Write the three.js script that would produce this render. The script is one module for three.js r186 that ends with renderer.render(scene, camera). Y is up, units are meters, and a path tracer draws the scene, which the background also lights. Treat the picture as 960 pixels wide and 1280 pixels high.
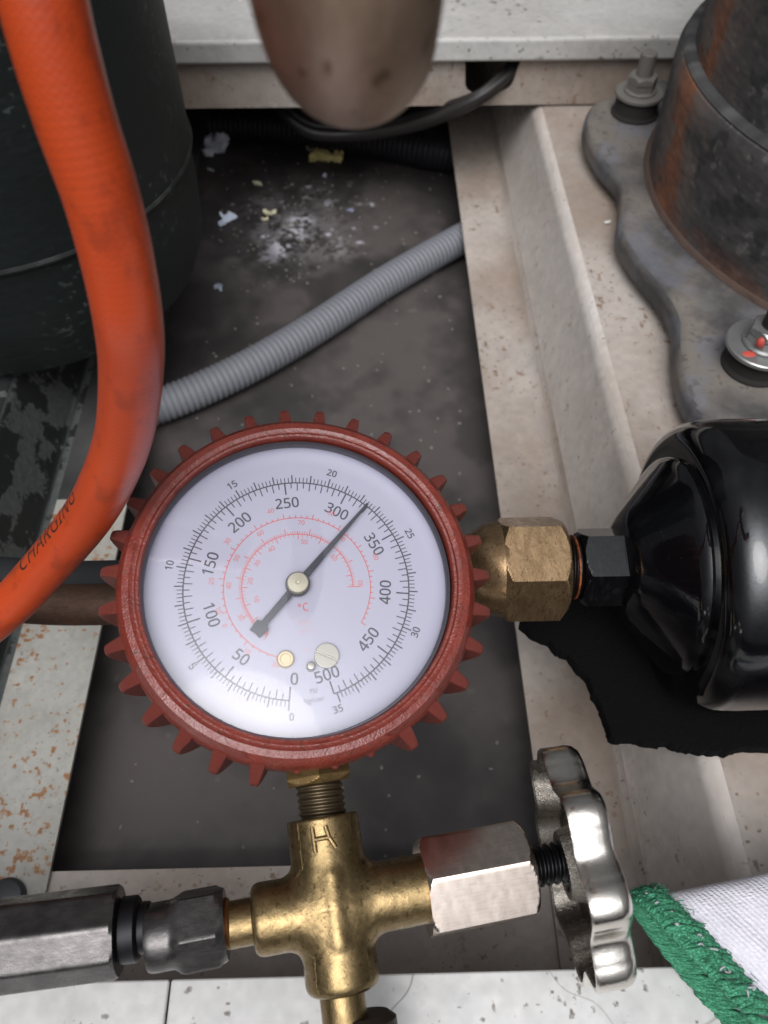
import * as THREE from 'three';
import { mergeGeometries, mergeVertices, toCreasedNormals } from 'three/addons/utils/BufferGeometryUtils.js';
import { RoundedBoxGeometry } from 'three/addons/geometries/RoundedBoxGeometry.js';
import { MarchingCubes } from 'three/addons/objects/MarchingCubes.js';

// ------------------------------------------------------------------ camera, sky, sun, exposure
// x east, y up, z south (towards the photographer); shapes below are given in millimetres and stored in metres
const scene = new THREE.Scene();
const R = THREE.MathUtils.degToRad, MM = 0.001, V = (x, y, z) => new THREE.Vector3(x, y, z);
const camera = new THREE.PerspectiveCamera(66.03, 0.75, 0.004, 30);
camera.position.set(0, 0.3, 0);
camera.rotation.set(R(-90 + 35.8), R(-1.26), 0, 'YXZ');
camera.focus = 0.19; camera.userData.fStop = 21;

const SUN = V(-0.07, 0.85, 0.49).normalize();
const renderer = new THREE.WebGLRenderer({ antialias: true });
renderer.toneMapping = THREE.LinearToneMapping;
renderer.toneMappingExposure = 0.465;
renderer.shadowMap.enabled = true;
const sun = new THREE.DirectionalLight(0xfff4e6, 1.1);
sun.position.copy(SUN).multiplyScalar(2); sun.castShadow = true; sun.shadow.radius = 56;
Object.assign(sun.shadow.camera, { left: -0.6, right: 0.6, top: 0.6, bottom: -0.6, near: 0.5, far: 4 });
sun.shadow.mapSize.set(2048, 2048);
scene.add(sun, sun.target);

// ------------------------------------------------------------------ noise
function rng(seed) { let a = seed >>> 0; return () => { a = (a + 0x6D2B79F5) | 0; let t = Math.imul(a ^ (a >>> 15), 1 | a); t = (t + Math.imul(t ^ (t >>> 7), 61 | t)) ^ t; return ((t ^ (t >>> 14)) >>> 0) / 4294967296; }; }
const hash = (x, y, z, s) => { let h = Math.imul(x, 374761393) ^ Math.imul(y, 668265263) ^ Math.imul(z, 1274126177) ^ Math.imul(s, 974634721); h = Math.imul(h ^ (h >>> 13), 1274126177); return ((h ^ (h >>> 16)) >>> 0) / 4294967296; };
const sm = (t) => t * t * (3 - 2 * t), mix = (a, b, t) => a + (b - a) * t, clamp = (x, a = 0, b = 1) => Math.min(b, Math.max(a, x));
const step = (a, b, x) => sm(clamp((x - a) / (b - a)));
function noise(x, y, p, s) {                                    // value noise that repeats every p cells
  const xi = Math.floor(x), yi = Math.floor(y), fx = sm(x - xi), fy = sm(y - yi), m = (v) => ((v % p) + p) % p;
  const a = m(xi), b = m(xi + 1), c = m(yi), d = m(yi + 1);
  return mix(mix(hash(a, c, 0, s), hash(b, c, 0, s), fx), mix(hash(a, d, 0, s), hash(b, d, 0, s), fx), fy);
}
function fbm(u, v, f, s, oct = 5) { let a = 0.5, t = 0, w = 0; for (let i = 0; i < oct; i++) { t += a * noise(u * f, v * f, f, s + i); w += a; a *= 0.5; f *= 2; } return t / w; }
function noise3(x, y, z, s) {
  const xi = Math.floor(x), yi = Math.floor(y), zi = Math.floor(z), fx = sm(x - xi), fy = sm(y - yi), fz = sm(z - zi), h = (i, j, k) => hash(xi + i, yi + j, zi + k, s);
  const l = (j, k) => mix(h(0, j, k), h(1, j, k), fx);
  return mix(mix(l(0, 0), l(1, 0), fy), mix(l(0, 1), l(1, 1), fy), fz);
}
const fbm3 = (x, y, z, s, o = 4) => { let a = 0.5, t = 0, w = 0, f = 1; for (let i = 0; i < o; i++) { t += a * noise3(x * f, y * f, z * f, s + i); w += a; a *= 0.5; f *= 2; } return t / w; };

// ------------------------------------------------------------------ sky: bright overcast, brightest to the south where the sun stands behind cloud
{
  const W = 512, H = 256, data = new Float32Array(W * H * 4);
  for (let j = 0; j < H; j++) for (let i = 0; i < W; i++) {
    const lat = ((j + 0.5) / H - 0.5) * Math.PI, lon = ((i + 0.5) / W - 0.5) * 2 * Math.PI;
    const d = V(Math.cos(lat) * Math.cos(lon), Math.sin(lat), Math.cos(lat) * Math.sin(lon));
    const c = fbm3(d.x * 2.2 + 9, d.y * 2.2 + 4, d.z * 2.2 + 7, 5, 5), k = Math.max(0, d.dot(SUN));
    const up = step(-0.15, 0.1, d.y);
    const l = (0.17 + 0.25 * Math.max(0, d.y) + 1.2 * Math.pow(k, 3) + 19 * Math.pow(k, 13)) * (0.5 + 1.0 * c) * mix(0.25, 1, up);
    const o = (j * W + i) * 4; data[o] = l * 0.97; data[o + 1] = l * 0.99; data[o + 2] = l * 1.04; data[o + 3] = 1;
  }
  const t = new THREE.DataTexture(data, W, H, THREE.RGBAFormat, THREE.FloatType);
  t.mapping = THREE.EquirectangularReflectionMapping; t.magFilter = t.minFilter = THREE.LinearFilter; t.needsUpdate = true;
  scene.background = t; scene.environment = t;
}

// ------------------------------------------------------------------ textures
function tex(W, H, fn, srgb = true) {                            // fn(u, v) gives sRGB 0..255, or one value 0..1
  const data = new Uint8Array(W * H * 4);
  for (let j = 0, o = 0; j < H; j++) for (let i = 0; i < W; i++, o += 4) {
    const c = fn((i + 0.5) / W, (j + 0.5) / H);
    if (typeof c === 'number') data[o] = data[o + 1] = data[o + 2] = clamp(c) * 255; else { data[o] = clamp(c[0], 0, 255); data[o + 1] = clamp(c[1], 0, 255); data[o + 2] = clamp(c[2], 0, 255); }
    data[o + 3] = 255;
  }
  const t = new THREE.DataTexture(data, W, H); t.wrapS = t.wrapT = THREE.RepeatWrapping; t.magFilter = t.minFilter = THREE.LinearFilter;
  if (srgb) t.colorSpace = THREE.SRGBColorSpace;
  t.needsUpdate = true; return t;
}
const mixc = (a, b, t) => [mix(a[0], b[0], t), mix(a[1], b[1], t), mix(a[2], b[2], t)];
function speckles(n, seed, rmin, rmax, power = 3) {              // scattered round marks on the unit square: value 0..1
  const r = rng(seed), G = 64, cells = Array.from({ length: G * G }, () => []);
  for (let i = 0; i < n; i++) {
    const p = { x: r(), y: r(), r: rmin + (rmax - rmin) * Math.pow(r(), power), a: 0.35 + 0.65 * r(), q: r() * 6.28 };
    const m = Math.ceil(p.r * 1.6 * G);
    for (let a = -m; a <= m; a++) for (let b = -m; b <= m; b++) cells[((Math.floor(p.x * G) + a + G * 8) % G) * G + ((Math.floor(p.y * G) + b + G * 8) % G)].push(p);
  }
  return (u, v) => {
    let t = 0;
    for (const p of cells[Math.min(G - 1, Math.floor(u * G)) * G + Math.min(G - 1, Math.floor(v * G))]) {
      let x = Math.abs(u - p.x), y = Math.abs(v - p.y); if (x > 0.5) x = 1 - x; if (y > 0.5) y = 1 - y;
      const w = 1 + 0.35 * Math.sin(3 * Math.atan2(y, x) + p.q), d = Math.hypot(x, y) / (p.r * w);
      if (d < 1) t = Math.max(t, p.a * step(1, 0.55, d));
    }
    return t;
  };
}
function strokes(n, seed, len, wid) {                            // hairline scratches
  const r = rng(seed), list = Array.from({ length: n }, () => { const a = r() * Math.PI, l = len * (0.3 + r()), x = r(), y = r(); return { x, y, dx: Math.cos(a), dy: Math.sin(a), l, w: wid * (0.5 + r()), a: 0.3 + 0.7 * r(), b: r() * 9 }; });
  return (u, v) => { let t = 0; for (const s of list) { const x = u - s.x, y = v - s.y, p = x * s.dx + y * s.dy; if (p < 0 || p > s.l) continue; const q = Math.abs(-x * s.dy + y * s.dx + 0.004 * Math.sin(p * 90 + s.b)); if (q < s.w) t = Math.max(t, s.a * (1 - q / s.w)); } return t; };
}

function paint({ base, dust, dustAmount, spotColour, spots, fine, scratch, seed }) {
  const small = speckles(fine, seed + 50, 0.0009, 0.0026, 2), sc = scratch ? strokes(scratch, seed + 70, 0.25, 0.0016) : () => 0;
  return tex(1024, 1024, (u, v) => {
    const n = fbm(u, v, 4, seed, 6), m = fbm(u, v, 24, seed + 11, 4), k = fbm(u, v, 90, seed + 23, 2);
    let c = mixc(base, dust, clamp(dustAmount * step(0.32, 0.7, n) + 0.5 * (m - 0.5)));
    const g = 1 + 0.1 * (k - 0.5) + 0.14 * (m - 0.5);
    c = [c[0] * g, c[1] * g, c[2] * g];
    const cluster = step(0.36, 0.62, fbm(u, v, 7, seed + 31, 3)), q = fbm(u, v, 84, seed + 41, 4) + 0.10 * (cluster - 0.6) + spots;
    c = mixc(c, mixc(spotColour, c, 0.45), step(0.62, 0.7, q));
    c = mixc(c, mixc(spotColour, [50, 36, 28], 0.3 * k), 0.65 * step(0.69, 0.76, q));
    c = mixc(c, [62, 48, 38], small(u, v) * (0.2 + 0.8 * cluster) * 0.75);
    return mixc(c, [70, 66, 62], sc(u, v) * 0.8);
  });
}
const bumpNoise = tex(512, 512, (u, v) => 0.6 * fbm(u, v, 24, 301, 5) + 0.4 * fbm(u, v, 128, 302, 2), false);
const roughNoise = tex(512, 512, (u, v) => 0.62 + 0.55 * (fbm(u, v, 12, 311, 6) - 0.5), false);

const speck = (lo, hi, seed, f = 60) => tex(512, 512, (u, v) => { const n = fbm(u, v, 8, seed, 6), k = fbm(u, v, f, seed + 3, 2), d = step(0.7, 0.78, fbm(u, v, 40, seed + 9, 3)); return mixc(mixc(lo, hi, clamp(n * 0.8 + 0.6 * (k - 0.3))), [60, 44, 26], 0.45 * d); });
function std(o) { const m = new THREE.MeshPhysicalMaterial(o); return m; }
const T = {
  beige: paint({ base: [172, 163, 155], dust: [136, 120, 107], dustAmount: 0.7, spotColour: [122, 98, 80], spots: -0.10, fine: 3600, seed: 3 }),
  web: paint({ base: [200, 192, 185], dust: [170, 157, 146], dustAmount: 0.6, spotColour: [140, 118, 98], spots: -0.14, fine: 400, seed: 13 }),  // cleaner paint, also lightened for the light that the web catches
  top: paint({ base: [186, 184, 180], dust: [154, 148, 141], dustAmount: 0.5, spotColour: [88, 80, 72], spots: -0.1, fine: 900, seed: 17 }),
  rusty: paint({ base: [172, 170, 163], dust: [142, 137, 127], dustAmount: 0.5, spotColour: [150, 98, 58], spots: 0.0, fine: 3200, seed: 21 }),
  white: paint({ base: [198, 197, 195], dust: [172, 170, 166], dustAmount: 0.5, spotColour: [96, 90, 84], spots: -0.1, fine: 700, scratch: 26, seed: 41 }),
};
// the base pan's coating: near black, greasy, with dried white splashes where something was spilt (u, v cover 0.5 m)
T.pan = (() => {
  const dots = speckles(900, 77, 0.0008, 0.005, 4), lines = strokes(40, 81, 0.2, 0.0012), r = rng(5), splash = [];
  const blob = (x, z, rad, a) => splash.push({ u: (x + 300) / 500, v: (z + 650) / 500, r: rad / 500, a });
  blob(-48, -436, 9, 1); blob(-55, -420, 9, 1.2); blob(-46, -428, 15, 0.6); blob(-58, -412, 8, 1.3); blob(-44, -446, 10, 0.9); blob(-34, -425, 14, 0.35); blob(-20, -418, 13, 0.35); blob(-48, -432, 34, 0.3); blob(-68, -460, 22, 0.22); blob(-30, -470, 26, 0.16);
  for (let i = 0; i < 34; i++) blob(-70 + 75 * r(), -490 + 80 * r(), 1.2 + 2.6 * r() * r(), 0.6 + 0.6 * r());
  return tex(1536, 1536, (u, v) => {
    const n = fbm(u, v, 8, 61, 6), m = fbm(u, v, 60, 67, 3);
    let c = mixc([50, 46, 45], [80, 74, 71], clamp(1.5 * step(0.34, 0.72, n) * 0.8 + 0.7 * (m - 0.5)));
    let w = 0;
    for (const b of splash) { const x = u - b.u, y = v - b.v, d = (x * x + y * y) / (b.r * b.r); if (d < 4) w = Math.max(w, b.a * 1.25 * Math.exp(-d)); }
    w *= step(0.3, 0.62, 0.5 * m + 0.5 * fbm(u, v, 200, 71, 2)) * 1.2;
    c = mixc(c, [186, 184, 190], clamp(w));
    c = mixc(c, [104, 98, 94], 0.35 * lines(u, v) * step(0.35, 0.6, m));
    c = mixc(c, [34, 31, 30], 0.4 * step(0.54, 0.7, fbm(u, v, 14, 79, 5)));
    return mixc(c, [120, 110, 102], dots(u, v) * 0.35 * step(0.45, 0.6, n));
  });
})();
const M = {
  beige: std({ map: T.beige, roughness: 0.55, roughnessMap: roughNoise, bumpMap: bumpNoise, bumpScale: 0.00012 }),
  web: std({ map: T.web, roughness: 0.45, roughnessMap: roughNoise, bumpMap: bumpNoise, bumpScale: 0.00008 }),
  top: std({ map: T.top, roughness: 0.5, roughnessMap: roughNoise, bumpMap: bumpNoise, bumpScale: 0.0001 }),
  rusty: std({ map: T.rusty, roughness: 0.6, roughnessMap: roughNoise, bumpMap: bumpNoise, bumpScale: 0.00012 }),
  white: std({ map: T.white, roughness: 0.5, roughnessMap: roughNoise, bumpMap: bumpNoise, bumpScale: 0.0001 }),
  pan: std({ map: T.pan, roughness: 0.62, bumpMap: bumpNoise, bumpScale: 0.0003 }),
};

// ------------------------------------------------------------------ building helpers
const tag = (o, label, category, group) => { o.userData.label = label; o.userData.category = category; if (group) o.userData.group = group; return o; };
const used = {};
const numbered = (n) => { const k = used[n] = (used[n] ?? -1) + 1; return k ? n + '_' + String(k).padStart(3, '0') : n; };
function thing(name, label, category, at = [0, 0, 0], quat, group) {
  const g = new THREE.Group(); g.name = numbered(name); g.position.set(at[0] * MM, at[1] * MM, at[2] * MM);
  if (quat) g.quaternion.copy(quat);
  scene.add(g); return tag(g, label, category, group);
}
function part(name, geo, mat, parent) {                          // geo in millimetres
  const g = geo.clone(); g.scale(MM, MM, MM);
  const m = new THREE.Mesh(g, mat); m.name = name; m.castShadow = m.receiveShadow = true; parent.add(m); return m;
}
function solo(name, geo, mat, label, category, at = [0, 0, 0], group) {
  const m = part(numbered(name), geo, mat, scene); m.position.set(at[0] * MM, at[1] * MM, at[2] * MM); return tag(m, label, category, group);
}
function structure(name, geo, mat) { const m = part(name, geo, mat, scene); m.userData.kind = 'structure'; return m; }
function boxUV(geo, size, ox = 0, oy = 0) {                      // uv by the face's main direction, size in mm per repeat
  const g = geo.index ? geo.toNonIndexed() : geo, p = g.attributes.position, n = g.attributes.normal, uv = new Float32Array(p.count * 2);
  for (let i = 0; i < p.count; i++) {
    const a = [Math.abs(n.getX(i)), Math.abs(n.getY(i)), Math.abs(n.getZ(i))], q = [p.getX(i), p.getY(i), p.getZ(i)];
    const [s, t] = a[1] >= a[0] && a[1] >= a[2] ? [q[0], q[2]] : a[0] >= a[2] ? [q[1], q[2]] : [q[0], q[1]];
    uv[i * 2] = (s + ox) / size; uv[i * 2 + 1] = (t + oy) / size;
  }
  g.setAttribute('uv', new THREE.BufferAttribute(uv, 2)); return g;
}
const box = (x0, x1, y0, y1, z0, z1, r = 0) => (r ? new RoundedBoxGeometry(x1 - x0, y1 - y0, z1 - z0, 3, r) : new THREE.BoxGeometry(x1 - x0, y1 - y0, z1 - z0)).translate((x0 + x1) / 2, (y0 + y1) / 2, (z0 + z1) / 2);
const crease = (g, a = 0.5) => toCreasedNormals(g, a);
const merge = (list) => mergeGeometries(list.map((g) => { const k = g.index ? g.toNonIndexed() : g.clone(); for (const n of Object.keys(k.attributes)) if (!['position', 'normal', 'uv'].includes(n)) k.deleteAttribute(n); return k; }));
// a grid of points made into a surface
function grid(rows, cols, at, uvAt, closed = false) {
  const pos = [], uv = [], idx = [];
  for (let i = 0; i <= rows; i++) for (let j = 0; j <= cols; j++) { const p = at(i, j), w = uvAt ? uvAt(i, j) : [j / cols, i / rows]; pos.push(p.x, p.y, p.z); uv.push(w[0], w[1]); }
  for (let i = 0; i < rows; i++) for (let j = 0; j < cols; j++) { const a = i * (cols + 1) + j, b = a + 1, c = a + cols + 1, d = c + 1; idx.push(a, c, b, b, c, d); }
  const g = new THREE.BufferGeometry(); g.setAttribute('position', new THREE.Float32BufferAttribute(pos, 3)); g.setAttribute('uv', new THREE.Float32BufferAttribute(uv, 2)); g.setIndex(idx); g.computeVertexNormals();
  if (closed) {                                                  // same normal on both sides of the seam
    const n = g.attributes.normal;
    for (let i = 0; i <= rows; i++) { const a = i * (cols + 1), b = a + cols, v = V(n.getX(a) + n.getX(b), n.getY(a) + n.getY(b), n.getZ(a) + n.getZ(b)).normalize(); n.setXYZ(a, v.x, v.y, v.z); n.setXYZ(b, v.x, v.y, v.z); }
  }
  return g;
}
// round bar along a path; radius(s) in mm with s the length so far
function sweep(points, radius, { step: ds = 2, around = 24, curve = true, caps = true, uvLen = 100, turn = 0, squash } = {}) {
  const c = curve ? new THREE.CatmullRomCurve3(points, false, 'centripetal') : new THREE.LineCurve3(points[0], points[1]);
  c.arcLengthDivisions = 800;
  const L = c.getLength(), n = Math.max(2, Math.round(L / ds)), P = c.getSpacedPoints(n), T = P.map((_, i) => P[Math.min(n, i + 1)].clone().sub(P[Math.max(0, i - 1)]).normalize());
  let N = Math.abs(T[0].y) < 0.9 ? V(0, 1, 0) : V(0, 0, 1); N.addScaledVector(T[0], -N.dot(T[0])).normalize();
  const F = [];
  for (let i = 0; i <= n; i++) { N = N.clone().addScaledVector(T[i], -N.dot(T[i])).normalize(); F.push([N, T[i].clone().cross(N)]); }
  const g = grid(n, around, (i, j) => { const a = (j / around) * Math.PI * 2 + turn, s = (i / n) * L; let r = typeof radius === 'function' ? radius(s, a, L) : radius; return P[i].clone().addScaledVector(F[i][0], Math.cos(a) * r).addScaledVector(F[i][1], Math.sin(a) * r); }, (i, j) => [j / around, ((i / n) * L) / uvLen], true);
  if (!caps) return g;
  const cap = (k) => { const q = new THREE.CircleGeometry((typeof radius === 'function' ? radius(k ? L : 0, 0, L) : radius) * 0.995, around); q.applyQuaternion(new THREE.Quaternion().setFromUnitVectors(V(0, 0, 1), k ? T[n] : T[0].clone().negate())); return q.translate(P[k ? n : 0].x, P[k ? n : 0].y, P[k ? n : 0].z); };
  return merge([g, cap(0), cap(1)]);
}
// a body about the x axis: xs axial stations, r(x, angle) the radius, both ends closed
function polar(stations, r, around = 96, cr = 0.45, uvLen = 20) {
  const g = grid(stations.length - 1, around, (i, j) => { const a = (j / around) * 2 * Math.PI, q = Math.max(0, r(stations[i], a, i)); return V(stations[i], Math.cos(a) * q, Math.sin(a) * q); }, (i, j) => [(j / around) * 3, stations[i] / uvLen], true);
  return cr ? crease(g, cr) : g;
}
const lin = (a, b, n) => Array.from({ length: n + 1 }, (_, i) => a + ((b - a) * i) / n);
const hexR = (a, af, turn = 0) => { const s = Math.PI / 3, t = ((((a - turn) % s) + s) % s) - s / 2; return af / 2 / Math.cos(t); };
// hexagonal nut along x from x0 to x1, its corners turned off by cones at the ends (c0, c1 in mm of axial run)
function hexNut(x0, x1, af, { turn = 0, c0 = 1.4, c1 = 1.4, slope = 0.55, around = 144 } = {}) {
  const e = [...lin(x0, x0 + 3.2, 12), ...lin(x0 + 3.4, x1 - 3.4, 4), ...lin(x1 - 3.2, x1, 12)];
  const st = [x0, ...e, x1], top = st.length - 1, corner = af / 2 / Math.cos(Math.PI / 6);
  return polar(st, (x, a, i) => { if (i === 0 || i === top) return 0; const lim = Math.min(c0 ? corner - (c0 - (x - x0)) / slope * 0.6 : 99, c1 ? corner - (c1 - (x1 - x)) / slope * 0.6 : 99); return Math.min(hexR(a, af, turn), lim); }, around, 0.35, 12);
}
// solid of revolution about x from [x, r] pairs
const turned = (pairs, around = 64, cr = 0.5, uvLen = 20) => { const xs = pairs.map((p) => p[0]); return polar(xs, (x, a, i) => pairs[i][1], around, cr, uvLen); };
// thread: rounded ridges along x
function thread(x0, x1, r, pitch, depth, around = 40) {
  const n = Math.round((x1 - x0) / pitch * 8);
  return grid(n, around, (i, j) => { const a = (j / around) * 2 * Math.PI, x = x0 + ((x1 - x0) * i) / n, q = r - depth * (0.5 - 0.5 * Math.cos(2 * Math.PI * (x / pitch + a / (2 * Math.PI)))); return V(x, Math.cos(a) * q, Math.sin(a) * q); }, (i, j) => [j / around, i / n], true);
}
// smooth solid from a distance function d(x, y, z) inside a cube of half-size h round c
function blended(d, c, h, res) {
  const mc = new MarchingCubes(res, new THREE.MeshStandardMaterial(), false, false, 400000); mc.isolation = 0;
  const half = res / 2, f = mc.field;
  for (let k = 0, o = 0; k < res; k++) for (let j = 0; j < res; j++) for (let i = 0; i < res; i++, o++) f[o] = -d(c[0] + ((i - half) / half) * h, c[1] + ((j - half) / half) * h, c[2] + ((k - half) / half) * h);
  mc.update();
  const p = new Float32Array(mc.count * 3), nrm = new Float32Array(mc.count * 3), e = 0.05;
  for (let i = 0; i < mc.count; i++) {
    const x = c[0] + mc.positionArray[i * 3] * h, y = c[1] + mc.positionArray[i * 3 + 1] * h, z = c[2] + mc.positionArray[i * 3 + 2] * h;
    p.set([x, y, z], i * 3);
    const v = V(d(x + e, y, z) - d(x - e, y, z), d(x, y + e, z) - d(x, y - e, z), d(x, y, z + e) - d(x, y, z - e)).normalize(); nrm.set([v.x, v.y, v.z], i * 3);
  }
  const g = new THREE.BufferGeometry(); g.setAttribute('position', new THREE.BufferAttribute(p, 3)); g.setAttribute('normal', new THREE.BufferAttribute(nrm, 3));
  return g;
}
const smin = (a, b, k) => { const h = clamp(0.5 + (0.5 * (b - a)) / k); return mix(b, a, h) - k * h * (1 - h); };
const smax = (a, b, k) => -smin(-a, -b, k);

// ================================================================== THE SETTING: base pan and painted steel frame
structure('floor', boxUV(box(-400, 300, -5, 0, -655, 160), 500, 300, 650), M.pan);

function bentSheet(profile, t, z0, z1) {                         // sheet of thickness t bent along a profile in x, y, drawn out in z
  const pts = profile.map(([x, y]) => new THREE.Vector2(x, y)), off = [];
  for (let i = 0; i < pts.length; i++) { const d = pts[Math.min(pts.length - 1, i + 1)].clone().sub(pts[Math.max(0, i - 1)]).normalize(); off.push(pts[i].clone().add(new THREE.Vector2(d.y, -d.x).multiplyScalar(t))); }
  const s = new THREE.Shape([...pts, ...off.reverse()]);
  return crease(new THREE.ExtrudeGeometry(s, { depth: z1 - z0, bevelEnabled: false, steps: 1 }).translate(0, 0, z0), 0.6);
}
const arc = (cx, cy, r, a0, a1, n = 7) => lin(R(a0), R(a1), n).map((a) => [cx + r * Math.cos(a), cy + r * Math.sin(a)]);
{ // right rail: flange, leaning web, top
  const t = thing('frame_rail', 'dusty beige steel rail under the rusty compressor, its bright web facing left', 'frame rail');
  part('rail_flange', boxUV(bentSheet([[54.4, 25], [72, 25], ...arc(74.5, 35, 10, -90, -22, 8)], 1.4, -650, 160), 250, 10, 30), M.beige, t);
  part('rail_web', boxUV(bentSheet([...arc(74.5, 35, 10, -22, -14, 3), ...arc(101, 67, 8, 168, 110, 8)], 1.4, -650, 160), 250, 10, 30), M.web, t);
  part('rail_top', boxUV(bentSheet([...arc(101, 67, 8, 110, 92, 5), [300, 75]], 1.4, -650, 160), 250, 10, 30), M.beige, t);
}
{ // left rail
  const prof = [[-400, 62], ...arc(-156, 57, 5, 90, 12), ...arc(-137, 30, 5, 190, 262), [-107, 25]];
  const mott = tex(1024, 1024, (u, v) => { const n = fbm(u, v, 10, 91, 6), k = fbm(u, v, 60, 97, 3); return mixc([24, 26, 26], mixc([62, 68, 68], [88, 88, 84], k), step(0.45, 0.53, n + 0.2 * (k - 0.5))); });  // black peel over grey paint, the grey darkened for the shade on the web
  const t = thing('frame_rail', 'light grey steel rail at the left, rust spots on its flange and black peeling web', 'frame rail');
  const web = prof.slice(0, -1), flange = [prof[prof.length - 2], prof[prof.length - 1]];
  part('rail_web', boxUV(bentSheet(web, 1.4, -650, 100), 90, 10, 30), std({ map: mott, roughness: 0.7, bumpMap: bumpNoise, bumpScale: 0.0003 }), t);
  part('rail_flange', boxUV(bentSheet(flange, 1.4, -208, 100), 170, 40, 25), M.rusty, t);
  const shadedGrime = tex(512, 512, (u, v) => mixc([38, 38, 38], [70, 68, 66], clamp(fbm(u, v, 8, 99, 6) * 1.2 - 0.1)));  // shade on the far flange put into the colour, together with dirt
  part('rail_flange', boxUV(bentSheet(flange, 1.4, -650, -208), 170, 40, 25), std({ map: shadedGrime, roughness: 0.7, bumpMap: bumpNoise, bumpScale: 0.0003 }), t).userData.label = 'far end of the flange, its shade and dirt painted in dark grey';
  // fixing screw on the flange
  const s = thing('pan_screw', 'grey round screw head at the bottom left edge, on the rust-spotted flange', 'screw', [-119, 25, -49]);
  const head = turned([[0, 0], [0, 6.5], [1.2, 6.5], [2.4, 5.4], [3, 3.2], [3.1, 0]], 36, 0.4).rotateZ(Math.PI / 2);
  part('screw_head', head, std({ color: 0x55585a, roughness: 0.5, metalness: 0.8 }), s);
}
{ // south rail: low flange and, above it, the top sheet whose edge shades the flange
  const t = thing('frame_rail', 'pale scratched steel rail across the bottom, below the brass cross', 'frame rail');
  part('rail_flange', boxUV(box(-300, 300, 21.6, 23, -57.6, 60), 210, 5, 60), M.beige, t);
  part('rail_web', boxUV(box(-300, 300, 23, 88.4, 22, 23.4), 210), M.white, t);
  part('rail_top', boxUV(box(-300, -48.9, 88.6, 90.4, -20, 150, 0.7), 210, 70, 33), M.white, t);
  part('rail_top', boxUV(box(-48.5, 300, 88.6, 90.4, -20, 150, 0.7), 210, 70, 33), M.white, t);
}
{ // north cross panel: lip, face with a cable slot, top
  const t = thing('cross_member', 'beige steel cross member along the top with a dark cable slot and a rolled lip', 'cross member');
  const s = new THREE.Shape(); s.moveTo(-300, 76.4); s.lineTo(300, 76.4); s.lineTo(300, 101); s.lineTo(-300, 101); s.closePath();
  const h = new THREE.Path(); h.moveTo(52.6, 101.6); h.lineTo(83.2, 101.6); h.lineTo(80.6, 89); h.quadraticCurveTo(79.6, 84, 74, 83.2); h.lineTo(61, 82); h.quadraticCurveTo(54.2, 82.2, 53.6, 89); h.closePath();
  const hole = h.getPoints(10), out = new THREE.Shape([[-300, 76.4], [300, 76.4], [300, 101], [hole[1].x, 101]].map((p) => new THREE.Vector2(...p)).concat(hole.slice(2, -1).map((p) => p), [new THREE.Vector2(hole[0].x, 101), new THREE.Vector2(-300, 101)]));
  part('panel_face', boxUV(new THREE.ExtrudeGeometry(out, { depth: 1.6, bevelEnabled: true, bevelSize: 0.3, bevelThickness: 0.3, bevelSegments: 2 }).translate(0, 0, -441.6), 250, 40, 12), M.beige, t);
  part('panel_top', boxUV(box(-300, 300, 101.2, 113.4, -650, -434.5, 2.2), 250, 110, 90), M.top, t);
  part('panel_back', boxUV(box(-300, 300, 0.5, 101, -650, -646), 250), M.pan, t);
}

// ================================================================== COMPRESSORS
const latheY = (pairs, around = 96, cr = 0.5) => { const g = crease(new THREE.LatheGeometry(pairs.map(([r, y]) => new THREE.Vector2(r, y)), around), cr), p = g.attributes.position; for (let i = 0; i < p.count; i++) g.attributes.uv.setY(i, p.getY(i) / 240); return g; };
{ // left, dark green
  const map = tex(1024, 512, (u, v) => { const n = fbm((u * 2) % 1, v, 8, 131, 6), k = fbm((u * 2) % 1, v, 128, 137, 2); let c = mixc([4, 13, 12], [15, 23, 21], clamp(n + 0.6 * (k - 0.5))); return mixc(c, [92, 96, 92], 0.6 * step(0.66, 0.8, k) * step(0.42, 0.6, n)); });
  const m = std({ map, roughness: 0.62, bumpMap: bumpNoise, bumpScale: 0.0004 });
  const t = thing('compressor', 'dark green steel compressor at the upper left, behind the orange hose', 'compressor', [-156, 62, -315]);
  part('upper_shell', latheY([[81.8, 60.4], [82, 120], [82, 200], [79, 214], [70, 226], [50, 236], [0, 241]]), m, t);
  part('seam', latheY([[80, 58.2], [82.2, 58.4], [82.7, 59.5], [82.3, 60.6], [80, 61]]), std({ map: tex(512, 64, (u, v) => { const n = fbm((u * 4) % 1, v, 16, 139, 4), q = 14 + 32 * step(0.35, 0.75, n); return [q, q * 1.03, q]; }), roughness: 0.85, bumpMap: bumpNoise, bumpScale: 0.0008 }), t);
  part('lower_shell', latheY([[0, -8], [40, -8], [62, -4], [74, 6], [79.5, 20], [80.6, 34], [80.8, 57.8]].map(([r, y]) => [r, y])), m, t);
}
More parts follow.
